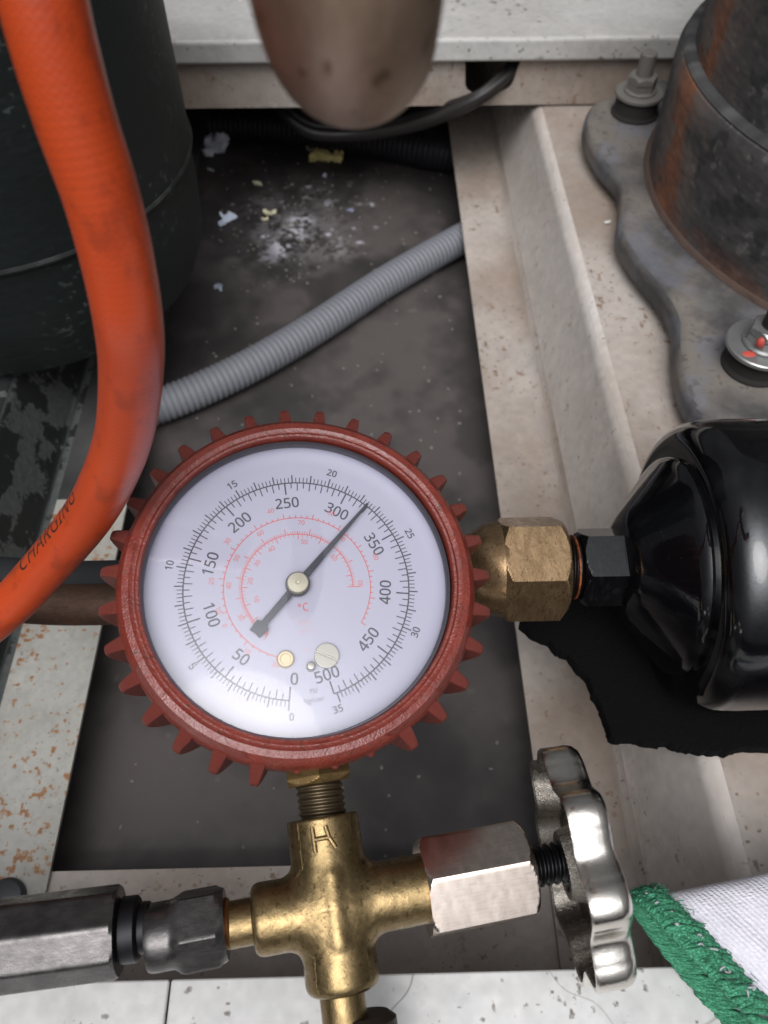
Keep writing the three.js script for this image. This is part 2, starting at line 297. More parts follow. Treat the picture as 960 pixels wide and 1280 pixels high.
const rustMap = tex(1536, 512, (u, v) => {                       // u round the shell, v up its height
  const w = (u * 3) % 1, n = fbm(w, v, 8, 151, 6), k = fbm(w, v, 90, 157, 3), f = fbm(w, v, 26, 159, 4), d = Math.abs(u - 0.752 - 0.03 * (n - 0.5) - 0.02 * (f - 0.5) + 0.03 * (v - 0.2));
  let c = mixc([44, 43, 43], [78, 74, 71], clamp(0.8 * n + 0.7 * (k - 0.5) + 0.1));
  c = mixc(c, [28, 28, 30], 0.6 * step(0.56, 0.72, fbm(w, v, 30, 163, 4)));
  c = mixc(c, [126, 124, 122], 0.35 * step(0.6, 0.76, k) * step(0.48, 0.6, f));
  c = mixc(c, [108, 92, 84], 0.65 * step(0.045, 0.012, d) * step(0.3, 0.6, f + 0.1));
  c = mixc(c, mixc([64, 40, 34], [96, 66, 52], k), 0.8 * step(0.05, 0.0, v - 0.02 * f) * step(0.35, 0.55, f));
  const streak = step(0.016, 0.006, d + 0.03 * (f - 0.5) + 0.014 * (k - 0.5)) * step(0.3, 0.5, n + 0.25);
  return mixc(c, mixc([96, 58, 42], [146, 86, 52], k), 0.8 * streak * step(0.25, 0.6, f + 0.12));
});
{
  const dusty = std({ map: rustMap, roughness: 0.88, bumpMap: bumpNoise, bumpScale: 0.0006 });
  const t = thing('compressor', 'large grey compressor at the upper right with an orange rust streak', 'compressor', [250, 92, -325]);
  const up = latheY([[114, 50], [114, 90], [113.5, 160], [108, 180], [90, 196], [0, 204]], 128), low = latheY([[121, -4], [119.4, 0], [119, 8], [120.4, 44], [120.2, 49], [119, 52], [117, 53.4], [113.6, 53.8]], 128);
  part('upper_shell', up, dusty, t); part('lower_shell', low, dusty, t);
  part('dusty_ledge', latheY([[118.6, 53.2], [117.4, 54.3], [115, 54.7], [113.6, 54.6]], 128), std({ map: tex(512, 64, (u, v) => { const q = 62 + 80 * (fbm((u * 6) % 1, v, 16, 165, 4) - 0.5); return [q, q * 0.99, q * 0.98]; }), roughness: 0.9, bumpMap: bumpNoise, bumpScale: 0.0006 }), t);
  // foot plate: wavy edge, rounded rim
  const half = [[129, -416], [121, -411], [114.6, -397], [113, -382], [116, -360], [121.2, -340], [118, -320], [113.6, -303], [116.6, -282], [122.6, -261], [124.6, -244], [121, -227], [118.4, -208], [120.4, -195], [131, -187], [147, -184], [165, -190], [182, -206], [250, -215], [370, -215], [370, -435], [250, -435], [176, -424], [158, -434], [141, -425]].map(([x, z]) => V(x - 250, 0, z + 325));
  const loop = new THREE.CatmullRomCurve3(half, true, 'centripetal').getSpacedPoints(260);
  const s = new THREE.Shape(loop.map((p) => new THREE.Vector2(p.x, -p.z)));
  const fm = tex(1024, 1024, (u, v) => { const n = fbm(u, v, 6, 171, 6), k = fbm(u, v, 70, 177, 3); let c = mixc([64, 62, 62], [112, 105, 98], clamp(1.1 * step(0.25, 0.75, n) + 0.5 * (k - 0.5))); c = mixc(c, [104, 107, 118], 0.5 * step(0.5, 0.7, fbm(u, v, 9, 181, 5))); return mixc(c, [44, 40, 40], 0.3 * step(0.62, 0.78, k) * step(0.45, 0.6, n)); });
  part('foot_plate', boxUV(new THREE.ExtrudeGeometry(s, { depth: 4, bevelEnabled: true, bevelSize: 5.5, bevelOffset: -2.5, bevelThickness: 5, bevelSegments: 8, curveSegments: 4 }).rotateX(-Math.PI / 2).translate(0, -9, 0), 160, 80, 20), std({ map: fm, roughness: 0.7, bumpMap: bumpNoise, bumpScale: 0.0003 }), t);
  // weld bead of rough dirt round the base
  const r = rng(33), bead = latheY([[118, 0], [121.4, 0.2], [120.4, 1.6], [118, 2.6]], 200);
  part('weld_seam', bead, std({ color: 0x4a3a32, roughness: 0.95, bumpMap: bumpNoise, bumpScale: 0.002 }), t);
}
function bolt(at, label, red, rad) {
  const t = thing('mounting_bolt', label, 'bolt', at, null, 'bolts of the compressor foot');
  const zinc = red ? std({ color: 0x9a9a98, roughness: 0.5, metalness: 0.7, roughnessMap: roughNoise }) : std({ color: 0x77736d, roughness: 0.75, metalness: 0.4, bumpMap: bumpNoise, bumpScale: 0.0002 }), up = (g) => g.rotateZ(Math.PI / 2);
  part('rubber_grommet', up(turned([[-18, 0], [-18, 12], [1, 12], [2.2, 11], [9, 10.4], [9.2, 0]], 40)), std({ color: 0x24201e, roughness: 0.9 }), t);
  part('washer', up(turned([[9.2, 0], [9.2, rad - 0.3], [9.6, rad], [10.9, rad], [11.3, rad - 0.4], [11.3, 0]], 48)), zinc, t);
  part('nut_collar', up(turned([[11.4, 0], [11.4, 7.9], [12, 8.2], [12.8, 7.6], [13, 0]], 40)), zinc, t);
  part('nut', up(hexNut(12.8, 19.2, 12.8, { c0: 0, c1: 1 })), zinc, t);
  const st = part('stud', up(turned([[19, 0], [19, 4], [29, 4], [29.8, 3.4], [29.9, 0]], 28)), red ? std({ color: 0x191514, roughness: 0.6 }) : zinc, t);
  if (red) { const paintMark = std({ color: 0xb4483c, roughness: 0.6 }); const g = new THREE.SphereGeometry(1, 16, 10).scale(2.0, 2.2, 1.6).translate(-4.2, 15.6, 4.6); const g2 = new THREE.SphereGeometry(1, 16, 10).scale(2.6, 0.35, 1.6).translate(-7.5, 11.3, 6); part('paint_mark', merge([g, g2]), paintMark, t); }
}
bolt([137, 92, -399], 'grey nut and washer on the far foot of the rusty compressor, stud standing up', false, 12);
bolt([143.5, 92, -215], 'bright nut and wide washer with red paint marks on the near compressor foot', true, 13.5);

// ================================================================== ON THE BASE PAN
const corrugated = (pitch, depth, r) => (s) => r - depth * Math.pow(0.5 - 0.5 * Math.cos((2 * Math.PI * s) / pitch), 2.2);
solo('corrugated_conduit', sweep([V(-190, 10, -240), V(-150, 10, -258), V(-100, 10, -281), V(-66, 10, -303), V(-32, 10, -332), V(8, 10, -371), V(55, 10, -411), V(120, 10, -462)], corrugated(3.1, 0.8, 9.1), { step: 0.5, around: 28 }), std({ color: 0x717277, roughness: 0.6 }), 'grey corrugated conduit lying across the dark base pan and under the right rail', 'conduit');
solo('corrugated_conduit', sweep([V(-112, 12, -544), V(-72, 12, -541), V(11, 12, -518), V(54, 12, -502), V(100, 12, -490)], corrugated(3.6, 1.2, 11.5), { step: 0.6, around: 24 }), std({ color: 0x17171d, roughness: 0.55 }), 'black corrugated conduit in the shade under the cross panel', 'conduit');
{
  const t = thing('cable_bundle', 'black cables hanging out of the slot in the beige cross panel', 'cable');
  const cm = std({ color: 0x24201f, roughness: 0.5 });
  [[0, 0, 0], [4, 3.4, 1], [-3, 4.2, 2]].forEach(([a, b, k]) => part('cable', sweep([V(92, 92 + b, -470 + a), V(80, 89 + b, -448 + a), V(62, 82 + b, -434 + a * 0.3 + k), V(40, 68 + b, -441 + a), V(22, 56 + b, -453 + a), V(-9, 46 + b, -464 + a), V(-34, 48 + b, -464 + a), V(-48, 56 + b, -468 + a), V(-62, 60 + b, -500 + a), V(-90, 58 + b, -560)], 2.7, { around: 14 }), cm, t));
}
const lump = (x, y, z, r, s) => { const g = new THREE.IcosahedronGeometry(1, 4), p = g.attributes.position; for (let i = 0; i < p.count; i++) { const v = V(p.getX(i), p.getY(i), p.getZ(i)), k = r * (0.45 + 1.1 * fbm3(v.x * 2.4 + s, v.y * 2.4, v.z * 2.4, s, 3) + 0.3 * Math.abs(noise3(v.x * 4 + s, v.y * 4, v.z * 4, s) - 0.5)); p.setXYZ(i, v.x * k * 1.1 + x, v.y * k * 0.8 + y, v.z * k + z); } g.computeVertexNormals(); return g; };
const shard = (r, size, thick) => {                              // a torn, slightly curled scrap
  const n = 9, a0 = r() * 6.28, rad = Array.from({ length: n }, () => 0.55 + 0.75 * r()), curl = (r() - 0.3) * 1.4;
  const g = new THREE.ExtrudeGeometry(new THREE.Shape(rad.map((q, i) => new THREE.Vector2(Math.cos(i / n * 6.283) * q * size, Math.sin(i / n * 6.283) * q * size * 0.6))), { depth: thick, bevelEnabled: true, bevelSize: thick * 0.3, bevelThickness: thick * 0.3, bevelSegments: 1 }), p = g.attributes.position;
  for (let i = 0; i < p.count; i++) p.setZ(i, p.getZ(i) + curl * p.getX(i) ** 2 / size * 0.5);
  g.computeVertexNormals(); return g.rotateX(-Math.PI / 2).rotateZ((r() - 0.5) * 0.9).rotateX((r() - 0.5) * 0.9).rotateY(a0);
};
function crumb(name, label, category, at, size, colour, seed) {
  const r = rng(seed * 101), list = [], n = Math.max(2, Math.round(size[0] * 1.3));
  for (let i = 0; i < n; i++) list.push(shard(r, Math.min(size[0], size[2]) * (0.45 + 0.4 * r()), 0.5).translate((r() - 0.5) * size[0] * 1.3, size[1] * (0.35 + 0.5 * r()), (r() - 0.5) * size[2] * 1.3));
  return solo(name, merge(list), std({ color: colour, roughness: 0.85 }), label, category, at);
}
{
  const r = rng(1203), list = [lump(0, 4, 0, 4.6, 3), lump(4, 9, -5, 4.6, 5), lump(-5, 3, 4, 3.6, 8)];
  for (let i = 0; i < 14; i++) list.push(shard(r, 2.4 + 3 * r(), 0.4).rotateX((r() - 0.5) * 2.4).translate((r() - 0.5) * 14, 3 + 9 * r(), (r() - 0.5) * 13));
  solo('crumpled_tissue', merge(list), std({ color: 0xf6f7ff, roughness: 0.9 }), 'crumpled white tissue lump beside the black conduit at the upper left', 'tissue', [-105, 0, -529]);
}
{
  const t = thing('plant_debris', 'pale yellow crumb with dry stalks on the dark pan below the cables', 'debris', [-31, 0, -519]);
  const ym = std({ color: 0xdccb8a, roughness: 0.9 });
  part('crumb', merge([lump(-1, 3, 0, 4.6, 3), lump(4, 3, 3, 3.2, 5), lump(10, 3, 4, 3.4, 8), lump(1.5, 7, -6, 2.8, 12), lump(-6, 3, 2.5, 2.8, 14), ...((r) => Array.from({ length: 20 }, () => shard(r, 1.6 + 2.4 * r(), 0.5).rotateX((r() - 0.5) * 2).translate(-10 + 25 * r(), 2 + 5 * r(), -9 + 17 * r())))(rng(77))]), ym, t);
  const stalk = std({ color: 0x9a8f7a, roughness: 0.8 });
  part('stalk', sweep([V(-6, 3, -3), V(-10, 5, -5), V(-13, 8, -9)], 0.9, { around: 8 }), stalk, t);
  part('stalk', sweep([V(8, 3, 3), V(13, 6, 0), V(17, 9, -6)], 0.7, { around: 8 }), stalk, t);
}
crumb('paint_flake', 'small cream flake on the dark pan, above the pair of cream flakes', 'flake', [-75, 0, -488.5], [4.5, 1.4, 2.4], 0xd8d2b4, 7, 0.6);
crumb('paint_flake', 'bluish white flake with a ragged edge, left of the white powder stain', 'flake', [-90, 0, -447], [4.6, 2.2, 7.2], 0xcfd8e6, 12, 0.6);
crumb('paint_flake', 'long cream flake left of the top of the white powder stain', 'flake', [-64, 0, -455], [4.8, 1.8, 3], 0xd9d3b2, 19, 0.6);
crumb('paint_flake', 'short cream flake touching the long cream flake from below', 'flake', [-66, 0, -447.5], [3.2, 1.6, 2.3], 0xd6cfae, 23, 0.6);
crumb('paint_flake', 'grey flake lying lowest on the dark pan, near the grey conduit', 'flake', [-89, 0, -381], [4.4, 1.6, 2.6], 0x9ea4b0, 29, 0.6);
crumb('paint_flake', 'tiny white flake below the crumpled tissue', 'flake', [-107, 0, -505], [1.9, 1, 1.9], 0xbfc3c9, 37, 0.6);
crumb('paint_flake', 'tiny white flake just under the yellow crumb', 'flake', [-28, 0, -497], [2.3, 1.2, 2], 0xb9bdc9, 31, 0.6);
crumb('paint_flake', 'white chip on the beige top of the right rail, left of the foot plate', 'flake', [113.2, 75, -330], [3, 1.2, 1.3], 0xd6d2cc, 41, 0.6);
crumb('paint_flake', 'tiny violet white flake, lowest right of the dots on the pan', 'flake', [-11, 0, -457], [2.4, 0.9, 2], 0x8c8ea6, 43, 0.6);

{ // loose grit and paint dust nobody could count
  const r = rng(811), list = [], grain = (k) => { const g = new THREE.IcosahedronGeometry(1, 0); g.scale(0.4 + k * r(), 0.25 + 0.5 * k * r(), 0.4 + k * r()).rotateY(r() * 6); return g; };
  for (let i = 0; i < 260; i++) { const x = -100 + 150 * r(), z = -560 + 500 * Math.pow(r(), 1.5); list.push(grain(0.7).translate(x, 0.25, z)); }
  for (let i = 0; i < 160; i++) { const a = r() * 6.28, d = 45 * Math.pow(r(), 1.2); list.push(grain(0.9).translate(-50 + Math.cos(a) * d, 0.3, -440 + Math.sin(a) * d * 1.3)); }
  const g = part('grit', merge(list), std({ color: 0x78726b, roughness: 0.95 }), scene); g.userData.kind = 'stuff'; tag(g, 'fine pale grit scattered over the dark base pan', 'grit');
}
// ================================================================== FILTER DRIER, FLARE NUT, PIPE
const AX = [0, 112.6, -115];
const dustDots = speckles(1500, 501, 0.0006, 0.002, 2);
const blackPaint = std({ map: tex(1024, 1024, (u, v) => mixc(mixc([8, 8, 10], [20, 20, 21], step(0.5, 0.8, fbm(u, v, 8, 503, 5))), [120, 116, 110], 0.6 * dustDots(u, v) * step(0.4, 0.65, fbm(u, v, 5, 507, 3)))), roughness: 0.16, clearcoat: 0.35, clearcoatRoughness: 0.06, roughnessMap: roughNoise, bumpMap: bumpNoise, bumpScale: 0.00003 });
{
  const t = thing('filter_drier', 'glossy black filter drier canister at the right with a cone shoulder and hex neck', 'filter drier', AX);
  part('canister', turned([[80.2, 24], [82.6, 31.4], [82.2, 33.2], [82.2, 34.4], [83, 36.4], [84.6, 38.2], [87, 39.6], [90, 40.3], [94, 40.5], [180, 40.5], [190, 38], [196, 30], [198, 0]], 128, 0.6, 60), blackPaint, t);
  part('cone_shoulder', turned([[67.6, 0], [67.6, 11.6], [68.2, 13.6], [69.6, 16], [79, 28.4], [80.2, 29.8], [81.4, 30.4], [82.4, 30.2], [82.9, 28]], 128, 0.6, 60), blackPaint, t);
  part('hex_neck', hexNut(56.4, 68.4, 19.6, { turn: R(45), c0: 1.6, c1: 0 }), blackPaint, t);
  part('threaded_end', thread(50, 56.6, 8.8, 1.8, 0.9), std({ color: 0x17130f, roughness: 0.45, metalness: 0.6 }), t);
  part('copper_washer', turned([[54.9, 8], [54.95, 9], [55.4, 9], [55.5, 8]], 48), std({ map: speck([52, 26, 16], [176, 92, 44], 231, 30), roughness: 0.6, metalness: 0.4 }), t);
}
{
  const brass = std({ map: speck([120, 96, 70], [170, 142, 108], 201), roughness: 0.46, metalness: 0.85, roughnessMap: roughNoise, bumpMap: bumpNoise, bumpScale: 0.00004 });
  const t = thing('flare_nut', 'big brass hex flare nut between the red gauge and the black canister', 'nut', AX);
  part('nut_body', hexNut(34.5, 52.2, 26.2, { turn: R(45), c0: 1.6, c1: 2.2 }), brass, t);
  part('nut_cone', turned([[24, 0], [24, 8], [25.4, 9.6], [30, 12.2], [34.4, 13.4], [35.6, 13.2], [35.6, 0]], 72, 0.4), brass, t);
}
{
  const t = thing('refrigerant_pipe', 'brown copper pipe running behind the red gauge from the left edge to the brass nut', 'pipe', [0, 0, 0]);
  const cm = std({ map: speck([52, 38, 30], [92, 66, 50], 221, 90), roughness: 0.65, metalness: 0.5 });
  part('tube', sweep([V(24.5, 112.6, -115), V(0, 110, -115), V(-40, 102, -114.6), V(-93, 100, -113.5), V(-140, 101, -121), V(-180, 103, -130)], 6, { around: 28 }), cm, t);
  part('insulation', sweep([V(-112, 99.6, -123), V(-93, 98.8, -121.6), V(-60, 98.8, -121.6)], 6.4, { around: 24 }), std({ color: 0x131416, roughness: 0.85 }), t);
}
{ // torn sheet of black foam under the canister
  const pts = [[45.7, -114.7], [49, -111], [53.5, -108.8], [55.5, -105.8], [58.8, -104.1], [60.6, -100], [63.4, -96.3], [64.2, -91], [65.8, -87], [66.4, -82], [67, -78], [70, -77.6], [73.6, -77.4], [78, -76.2], [82.4, -76.3], [85.6, -74.9], [88.7, -74.4], [93, -73.8], [98.5, -73.2], [103, -74.4], [109, -74.2], [130, -73], [170, -72], [170, -150], [90, -150], [60, -140], [48, -126]];
  const r = rng(9), jag = []; pts.forEach(([x, z], i) => { const [a, b] = pts[(i + 1) % pts.length]; for (let k = 0; k < 5; k++) jag.push(new THREE.Vector2(mix(x, a, k / 5) + (r() - 0.5) * 0.6, -mix(z, b, k / 5) + (r() - 0.5) * 0.6)); });
  const g = new THREE.ExtrudeGeometry(new THREE.Shape(jag), { depth: 4.4, bevelEnabled: true, bevelSize: 0.5, bevelThickness: 0.5, bevelSegments: 2 }).rotateX(-Math.PI / 2).translate(0, 76.2, 0);
  solo('foam_sheet', boxUV(g, 40), std({ color: 0x050505, roughness: 1, specularIntensity: 0.35, bumpMap: bumpNoise, bumpScale: 0.0008 }), 'torn black foam sheet lying under the black canister', 'foam');
}

// ================================================================== GAUGE AND BRASS CROSS (one tilted frame: x right on the dial, y up on the dial, z out of it)
const GQ = (() => {
  const n = V(Math.tan(R(6)), 1, Math.tan(R(15))).normalize(), ex0 = V(1, 0, 0).addScaledVector(n, -n.x).normalize(), ey0 = n.clone().cross(ex0), c = Math.cos(R(8)), s = Math.sin(R(8));
  const ex = ex0.clone().multiplyScalar(c).addScaledVector(ey0, s), ey = ey0.clone().multiplyScalar(c).addScaledVector(ex0, -s);
  return new THREE.Quaternion().setFromRotationMatrix(new THREE.Matrix4().makeBasis(ex, ey, n));
})();
const GC = [-17.4, 146.7, -90.4], inGauge = (x, y, z) => { const v = V(x, y, z).applyQuaternion(GQ); return [GC[0] + v.x, GC[1] + v.y, GC[2] + v.z]; };
const latheZ = (pairs, around = 128, cr = 0.6) => crease(new THREE.LatheGeometry(pairs.map(([r, z]) => new THREE.Vector2(r, z)), around).rotateX(Math.PI / 2), cr);

function dialPrint() {
  const S = 2048, c = document.createElement('canvas'); c.width = c.height = S;
  const g = c.getContext('2d'), k = S / 70, ang = (psi) => R(-169 + (338 * psi) / 500);
  g.fillStyle = '#a3a1b1'; g.fillRect(0, 0, S, S);
  g.translate(S / 2, S / 2); g.scale(k, -k);                     // millimetres, y up
  const ray = (a, r0, r1) => { g.beginPath(); g.moveTo(Math.sin(a) * r0, Math.cos(a) * r0); g.lineTo(Math.sin(a) * r1, Math.cos(a) * r1); g.stroke(); };
  const round = (r, a0, a1) => { g.beginPath(); for (let i = 0; i <= 200; i++) { const a = mix(a0, a1, i / 200); g[i ? 'lineTo' : 'moveTo'](Math.sin(a) * r, Math.cos(a) * r); } g.stroke(); };
  const put = (s, a, r, h, flip = true) => { g.save(); g.rotate(-a); g.translate(0, r); if (flip && Math.abs(a) > R(92)) g.rotate(Math.PI); g.scale(1, -1); g.font = `${h * 1.38}px sans-serif`; g.textAlign = 'center'; g.textBaseline = 'middle'; g.fillText(s, 0, 0); if (h > 1.3) { g.lineWidth = 0.09; g.strokeText(s, 0, 0); } g.restore(); };
  const flat = (s, x, y, h) => { g.save(); g.translate(x, y); g.scale(1, -1); g.font = `${h * 1.38}px sans-serif`; g.textAlign = 'center'; g.textBaseline = 'middle'; g.fillText(s, 0, 0); g.restore(); };
  g.strokeStyle = g.fillStyle = '#34343e'; g.lineWidth = 0.3; round(25.2, ang(0), ang(500));
  for (let p = 0; p <= 500; p += 5) { const l = p % 50 === 0 ? 2.9 : p % 10 === 0 ? 2.0 : 1.4; g.lineWidth = p % 50 === 0 ? 0.34 : 0.24; ray(ang(p), 25.2, 25.2 - l); }
  for (let q = 0; q <= 175; q++) { const p = (q / 5) * 14.2233, l = q % 25 === 0 ? 2.1 : q % 5 === 0 ? 2.0 : 1.35; g.lineWidth = q % 5 === 0 ? 0.3 : 0.2; ray(ang(p), 25.2, 25.2 + l); }
  for (let p = 50; p <= 450; p += 50) put(String(p), ang(p), 20, 2.5);
  put('0', R(-171), 20.8, 2.5); put('500', R(169.4), 21, 2.5);
  for (const q of [5, 10, 15, 20, 25, 30]) put(String(q), ang(q * 14.2233), 28.6, 1.6);
  put('0', R(-170.5), 28.3, 1.5); put('35', R(169.5), 28.2, 1.5);
  flat('PSI', 0.5, -23.4, 0.9); flat('Kg/cm\u00b2', 0.4, -25.9, 1.0);
  g.strokeStyle = g.fillStyle = '#bd4a40'; g.lineWidth = 0.18;
  round(16.4, R(-166), R(128)); round(12.4, R(-142), R(98));
  for (let i = 0; i <= 60; i++) { const a = R(mix(-166, 128, Math.pow(i / 60, 0.86))); ray(a, 16.4, 16.4 + (i % 5 ? 0.6 : 1.2)); }
  for (let i = 0; i <= 110; i++) { const t = Math.pow(i / 110, 1.25), a = R(mix(-142, 98, t)); g.lineWidth = i % 5 ? 0.11 : 0.17; ray(a, 12.4, 12.4 + (i % 10 ? 0.7 : 1.5)); if (i % 2) ray(a + 0.013, 12.4, 12.4 - (i % 5 ? 0.7 : 1.3)); }
  ray(R(98), 11.2, 13.6);
  for (const [s, a] of [['20', -158], ['10', -136], ['0', -112], ['10', -100], ['20', -79], ['30', -49], ['40', -12], ['50', 31], ['60', 76]]) put(s, R(a), 18.6, 1.1);
  for (const [s, a] of [['30', -112], ['40', -82], ['50', -57], ['60', -27], ['70', 10], ['80', 49], ['90', 95]]) put(s, R(a), 14.7, 1.1);
  for (const [s, a] of [['0', -128], ['10', -100], ['20', -76], ['30', -52], ['40', -27], ['50', 15], ['60', 58]]) put(s, R(a), 10.1, 1.1);
  flat('\u00b0C', 0.6, -5.3, 1.75); g.fillStyle = '#b98e94'; flat('R 22', 0.6, -8.9, 1.05); flat('R 12', 0.6, -10.9, 1.05); flat('40', 0.2, -14.4, 0.9);
  const t = new THREE.CanvasTexture(c); t.colorSpace = THREE.SRGBColorSpace; t.magFilter = THREE.LinearFilter; return t;
}
const rubber = std({ map: speck([98, 37, 29], [128, 56, 45], 241, 120), roughness: 0.5, bumpMap: bumpNoise, bumpScale: 0.0002, roughnessMap: roughNoise });
{
  const t = thing('pressure_gauge', 'round white pressure gauge in a red ribbed rubber boot, needle past 300', 'gauge', GC, GQ);
  // boot
  const boot = part('rubber_boot', boxUV(latheZ([[31, -15], [31, -18.4], [34, -18.4], [37, -17.6], [38.9, -15.2], [39.7, -11], [39.9, -2], [39.7, 1.6], [39, 3.8], [37.8, 5.1], [36.4, 5.4], [35.7, 5], [35.3, 5], [34.8, 5.5], [34.3, 5.4], [33.9, 4.6], [33.9, 3]]).translate(0.5, 0.4, 0), 36), rubber, t);
  const toothShape = new THREE.Shape([[-1.5, 1.6], [-0.2, 1.7], [2.7, 0.9], [3.6, 0.3], [3.9, -0.6], [3.8, -3.6], [2.8, -9], [0.6, -16], [-1.5, -16.6]].map(([x, y]) => new THREE.Vector2(x, y)));
  const tooth = crease(new THREE.ExtrudeGeometry(toothShape, { depth: 1.2, bevelEnabled: true, bevelSize: 0.45, bevelThickness: 0.8, bevelSegments: 4 }).translate(39.3, 0, -0.6).rotateX(Math.PI / 2), 0.7);   // x radial, z axial
  { const p = tooth.attributes.position; for (let i = 0; i < p.count; i++) p.setY(i, p.getY(i) * mix(1.2, 0.72, clamp((p.getX(i) - 39) / 4.2))); tooth.computeVertexNormals(); }
  const nub = crease(new THREE.SphereGeometry(1, 12, 8).scale(1.6, 1.1, 1.3).translate(39, 0, -2.5), 1);
  const base = tooth.clone().scale(MM, MM, MM), small = nub.clone().scale(MM, MM, MM);
  for (let i = 0; i < 31; i++) {
    const a = 2.1 + (i * 360) / 31, cw = ((a % 360) + 360) % 360, short = cw > 162 && cw < 199;
    const m = new THREE.Mesh(short ? small : base, rubber); m.name = 'grip_tooth'; m.castShadow = m.receiveShadow = true; m.rotation.z = R(90 - cw); m.position.set(0.5 * MM, 0.4 * MM, 0.8 * MM); boot.add(m);
  }
  part('case_back', latheZ([[0, -19], [34.4, -19], [35, -17], [35, -1.6], [34, -1.6], [34, -4], [0, -4]]), std({ color: 0x8d8a84, roughness: 0.5, metalness: 0.8 }), t);
  part('bezel', latheZ([[33.9, 2.6], [33.9, 4.4], [33.4, 4.5], [33.2, 4], [33.2, 2.4]]), std({ color: 0x4d4a50, roughness: 0.4, metalness: 0.6 }), t);
  // dial
  const dg = latheZ([[33.6, 2.4], [33.4, 1.4], [32.6, 0.8], [31.6, 0.35], [30.6, 0.1], [29.6, 0], [0, 0]], 128, 1), p = dg.attributes.position, uv = dg.attributes.uv;
  for (let i = 0; i < p.count; i++) uv.setXY(i, p.getX(i) / 70 + 0.5, p.getY(i) / 70 + 0.5);
  part('dial', dg, std({ map: dialPrint(), roughness: 0.55, side: THREE.DoubleSide }), t);
  // needle
  const A = R(47), ns = new THREE.Shape(); ns.moveTo(-0.8, 0); ns.lineTo(-0.7, 4); ns.lineTo(-0.2, 25.2); ns.lineTo(0.2, 25.2); ns.lineTo(0.7, 4); ns.lineTo(0.8, 0); ns.lineTo(0.65, -11.4); ns.lineTo(1.6, -11.8); ns.lineTo(1.35, -14.4); ns.lineTo(0, -14.2); ns.lineTo(-1.35, -14.4); ns.lineTo(-1.6, -11.8); ns.lineTo(-0.65, -11.4); ns.closePath();
  const hubD = new THREE.CylinderGeometry(2.75, 2.75, 0.9, 40).rotateX(Math.PI / 2).translate(0, 0, 0.2);
  const needle = part('needle', merge([new THREE.ExtrudeGeometry(ns, { depth: 0.3, bevelEnabled: true, bevelSize: 0.06, bevelThickness: 0.06, bevelSegments: 1 }), hubD]), std({ color: 0x30303a, roughness: 0.5 }), t);
  needle.rotation.z = -A; needle.position.z = 1.6 * MM;
  part('hub_cap', latheZ([[2.45, 2.2], [2.45, 3], [2.2, 3.25], [0.5, 3.3], [0.42, 3.05], [0, 3]].reverse().map((q) => q), 40), std({ color: 0xb4ae9c, roughness: 0.35, metalness: 0.7 }), t);
  // screw and pins through the dial
  const steel = std({ color: 0x98958b, roughness: 0.35, metalness: 0.75 });
  const sh = new THREE.Shape(); sh.absarc(0, 0, 2.6, R(8), R(172)); const half = new THREE.ExtrudeGeometry(sh, { depth: 0.9, bevelEnabled: true, bevelSize: 0.12, bevelThickness: 0.12, bevelSegments: 2 });
  const scr = merge([half, half.clone().rotateZ(Math.PI), new THREE.CylinderGeometry(2.55, 2.55, 0.1, 36).rotateX(Math.PI / 2).translate(0, 0, 0.05)]);
  const so = part('adjusting_screw', scr, steel, t); so.position.set(4.3 * MM, -16.5 * MM, 0); so.rotation.z = R(-32);
  part('stop_pin', latheZ([[1.9, 0], [1.9, 0.8], [1.6, 1.1], [1.2, 1.1], [1.1, 0.7], [0, 0.7]], 36), std({ color: 0xb8a884, roughness: 0.4, metalness: 0.6 }), t).position.set(-4.6 * MM, -16 * MM, 0);
  part('stop_pin', latheZ([[1, 0], [1, 1.6], [0.7, 2], [0, 2.1]], 24), steel, t).position.set(0.6 * MM, -18.4 * MM, 0);
  // clear lens, slightly domed
  const lens = []; const lensUV = (g) => { const p = g.attributes.position; for (let i = 0; i < p.count; i++) g.attributes.uv.setXY(i, p.getX(i) / 70 + 0.5, p.getY(i) / 70 + 0.5); return g; }; for (let i = 0; i <= 24; i++) { const r = 33.3 * (1 - i / 24); lens.push([r, 3.6 + 2.4 * (1 - (r / 33.3) ** 2)]); }
  part('lens', lensUV(latheZ(lens, 128, 2)), std({ color: 0xffffff, transmission: 1, thickness: 0, roughness: 0.15, ior: 1.58, side: THREE.DoubleSide, roughnessMap: tex(1024, 1024, ((sc) => (u, v) => 0.35 + 0.8 * step(0.5, 0.85, fbm(u, v, 6, 261, 6)) + 0.9 * sc(u, v))(strokes(60, 263, 0.22, 0.0014)), false) }), t);
  // square-shouldered stem
  const brass = std({ map: speck([120, 98, 62], [170, 142, 96], 271), roughness: 0.4, metalness: 0.9 });
  part('stem_hex', hexNut(0, 5, 13.6, { c0: 0, c1: 1.2, turn: R(30) }).rotateZ(-Math.PI / 2).translate(-0.4, -37, -11.5), brass, t);
  part('stem_thread', thread(0, 10, 5.2, 1.35, 0.5).rotateZ(-Math.PI / 2).translate(-0.4, -41.6, -11.5), std({ color: 0x5d5240, roughness: 0.4, metalness: 0.85 }), t);
}
